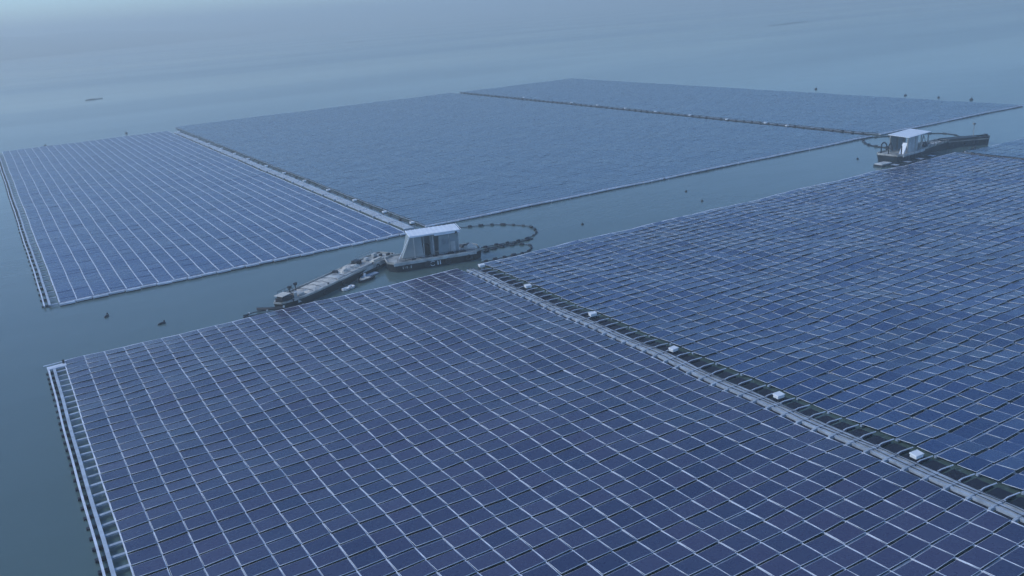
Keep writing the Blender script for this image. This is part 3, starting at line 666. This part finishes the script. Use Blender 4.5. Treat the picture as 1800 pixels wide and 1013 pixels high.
# low hazy shore: an outline of real terrain two to five kilometres out
shore = [(-1900, 1250), (-900, 1650), (-150, 1960), (80, 2080), (420, 2450), (800, 2900), (1350, 3650), (2050, 4500), (3000, 5000), (4400, 5300), (6500, 5600)]
rnd = random.Random(3); mb = MB(); cols = []
pts = []
for (x0, y0), (x1, y1) in zip(shore, shore[1:]):
    for k in range(8): t = k/8; pts.append((x0+(x1-x0)*t+rnd.uniform(-14, 14), y0+(y1-y0)*t+rnd.uniform(-14, 14)))
rows = [(0, -.6), (12, .7), (120, 3), (320, 14), (560, 34), (900, 50), (1300, 44), (1900, 20)]
for i, (x, y) in enumerate(pts):
    for d, z in rows:
        hump = .75+.3*math.sin(i*.23)+.18*math.sin(i*.61+2)
        mb.v.append((x-d*.42, y+d*.91, z*hump if z > 1 else z))
nr = len(rows)
for i in range(len(pts)-1):
    for k in range(nr-1):
        a = i*nr+k; mb.f.append([a, a+nr, a+nr+1, a+1]); mb.mi.append(0)
o = mb.build('hills', M['land']); tag(o, kind='structure')
for p in o.data.polygons: p.use_smooth = True
def bank(pa, pb, wd, seed):
    xa, ya = wpt(*pa); xb, yb = wpt(*pb); rnd = random.Random(seed); n = 26; mb = MB()
    d = Vector((xb-xa, yb-ya)).normalized(); nn = Vector((-d.y, d.x)); up = []; lo = []
    for k in range(n+1):
        t = k/n; w = wd*math.sin(math.pi*min(1, max(.02, t)))**.6*rnd.uniform(.5, 1.1)
        c = Vector((xa+(xb-xa)*t, ya+(yb-ya)*t)); up.append(c+nn*w); lo.append(c-nn*w)
    poly = [tuple(p) for p in lo]+[tuple(p) for p in reversed(up)]
    mb.prism(poly, -.5, .35); o = mb.build('mud_bank', M['sand']); tag(o, kind='structure')
bank((505, 52), (960, 17), 26, 1); bank((960, 16), (1436, 2.5), 24, 2); bank((1350, 46), (1420, 38), 4, 3); bank((610, 75), (640, 73), 4, 4)

hz = bpy.data.materials.new('haze'); hz.use_nodes = True; nt = hz.node_tree; nt.nodes.clear()
out = nt.nodes.new('ShaderNodeOutputMaterial'); pv = nt.nodes.new('ShaderNodeVolumePrincipled')
pv.inputs['Color'].default_value = (.96, .985, .91, 1); pv.inputs['Density'].default_value = .00100; pv.inputs['Anisotropy'].default_value = .3
L(nt, pv.outputs['Volume'], out.inputs['Volume'])
mb = MB(); mb.box(-4520, 9520, -1420, 9520, -1.5, 78); o = mb.build('haze', hz); tag(o, kind='stuff')

# ------------------------------------------------------------------ light
EL, ROT = math.radians(38), math.radians(-68)     # sun high to the left, behind thin cloud
SKY_TINT = (.735, .955, 1.18, 1); SKY_STR = .12
W = bpy.data.worlds.new('World'); S.world = W; W.use_nodes = True; nt = W.node_tree
bg = nt.nodes['Background']; sky = nt.nodes.new('ShaderNodeTexSky'); sky.sky_type = 'NISHITA'; sky.sun_disc = False
sky.sun_elevation = EL; sky.sun_rotation = ROT; sky.altitude = 50; sky.air_density = .85; sky.dust_density = .6; sky.ozone_density = 2.5
mx = nt.nodes.new('ShaderNodeMix'); mx.data_type = 'RGBA'; mx.blend_type = 'MULTIPLY'; mx.inputs[0].default_value = 1
mx.inputs[7].default_value = SKY_TINT
L(nt, sky.outputs['Color'], mx.inputs[6]); L(nt, mx.outputs[2], bg.inputs['Color']); bg.inputs['Strength'].default_value = SKY_STR
sl = bpy.data.lights.new('sun', 'SUN'); sl.energy = 1.2; sl.angle = math.radians(14); sl.color = (1, .95, .88)
so = bpy.data.objects.new('sun', sl); C.objects.link(so)
dirv = Vector((math.sin(ROT)*math.cos(EL), math.cos(ROT)*math.cos(EL), math.sin(EL)))
so.rotation_euler = (-dirv).to_track_quat('-Z', 'Y').to_euler(); so.location = (0, 0, 60)
vs = S.view_settings; vs.view_transform = 'Standard'; vs.look = 'None'; vs.exposure = .48; vs.gamma = 1; vs.use_curve_mapping = False
S.cycles.volume_bounces = 1; S.cycles.max_bounces = 6; S.cycles.use_denoising = True
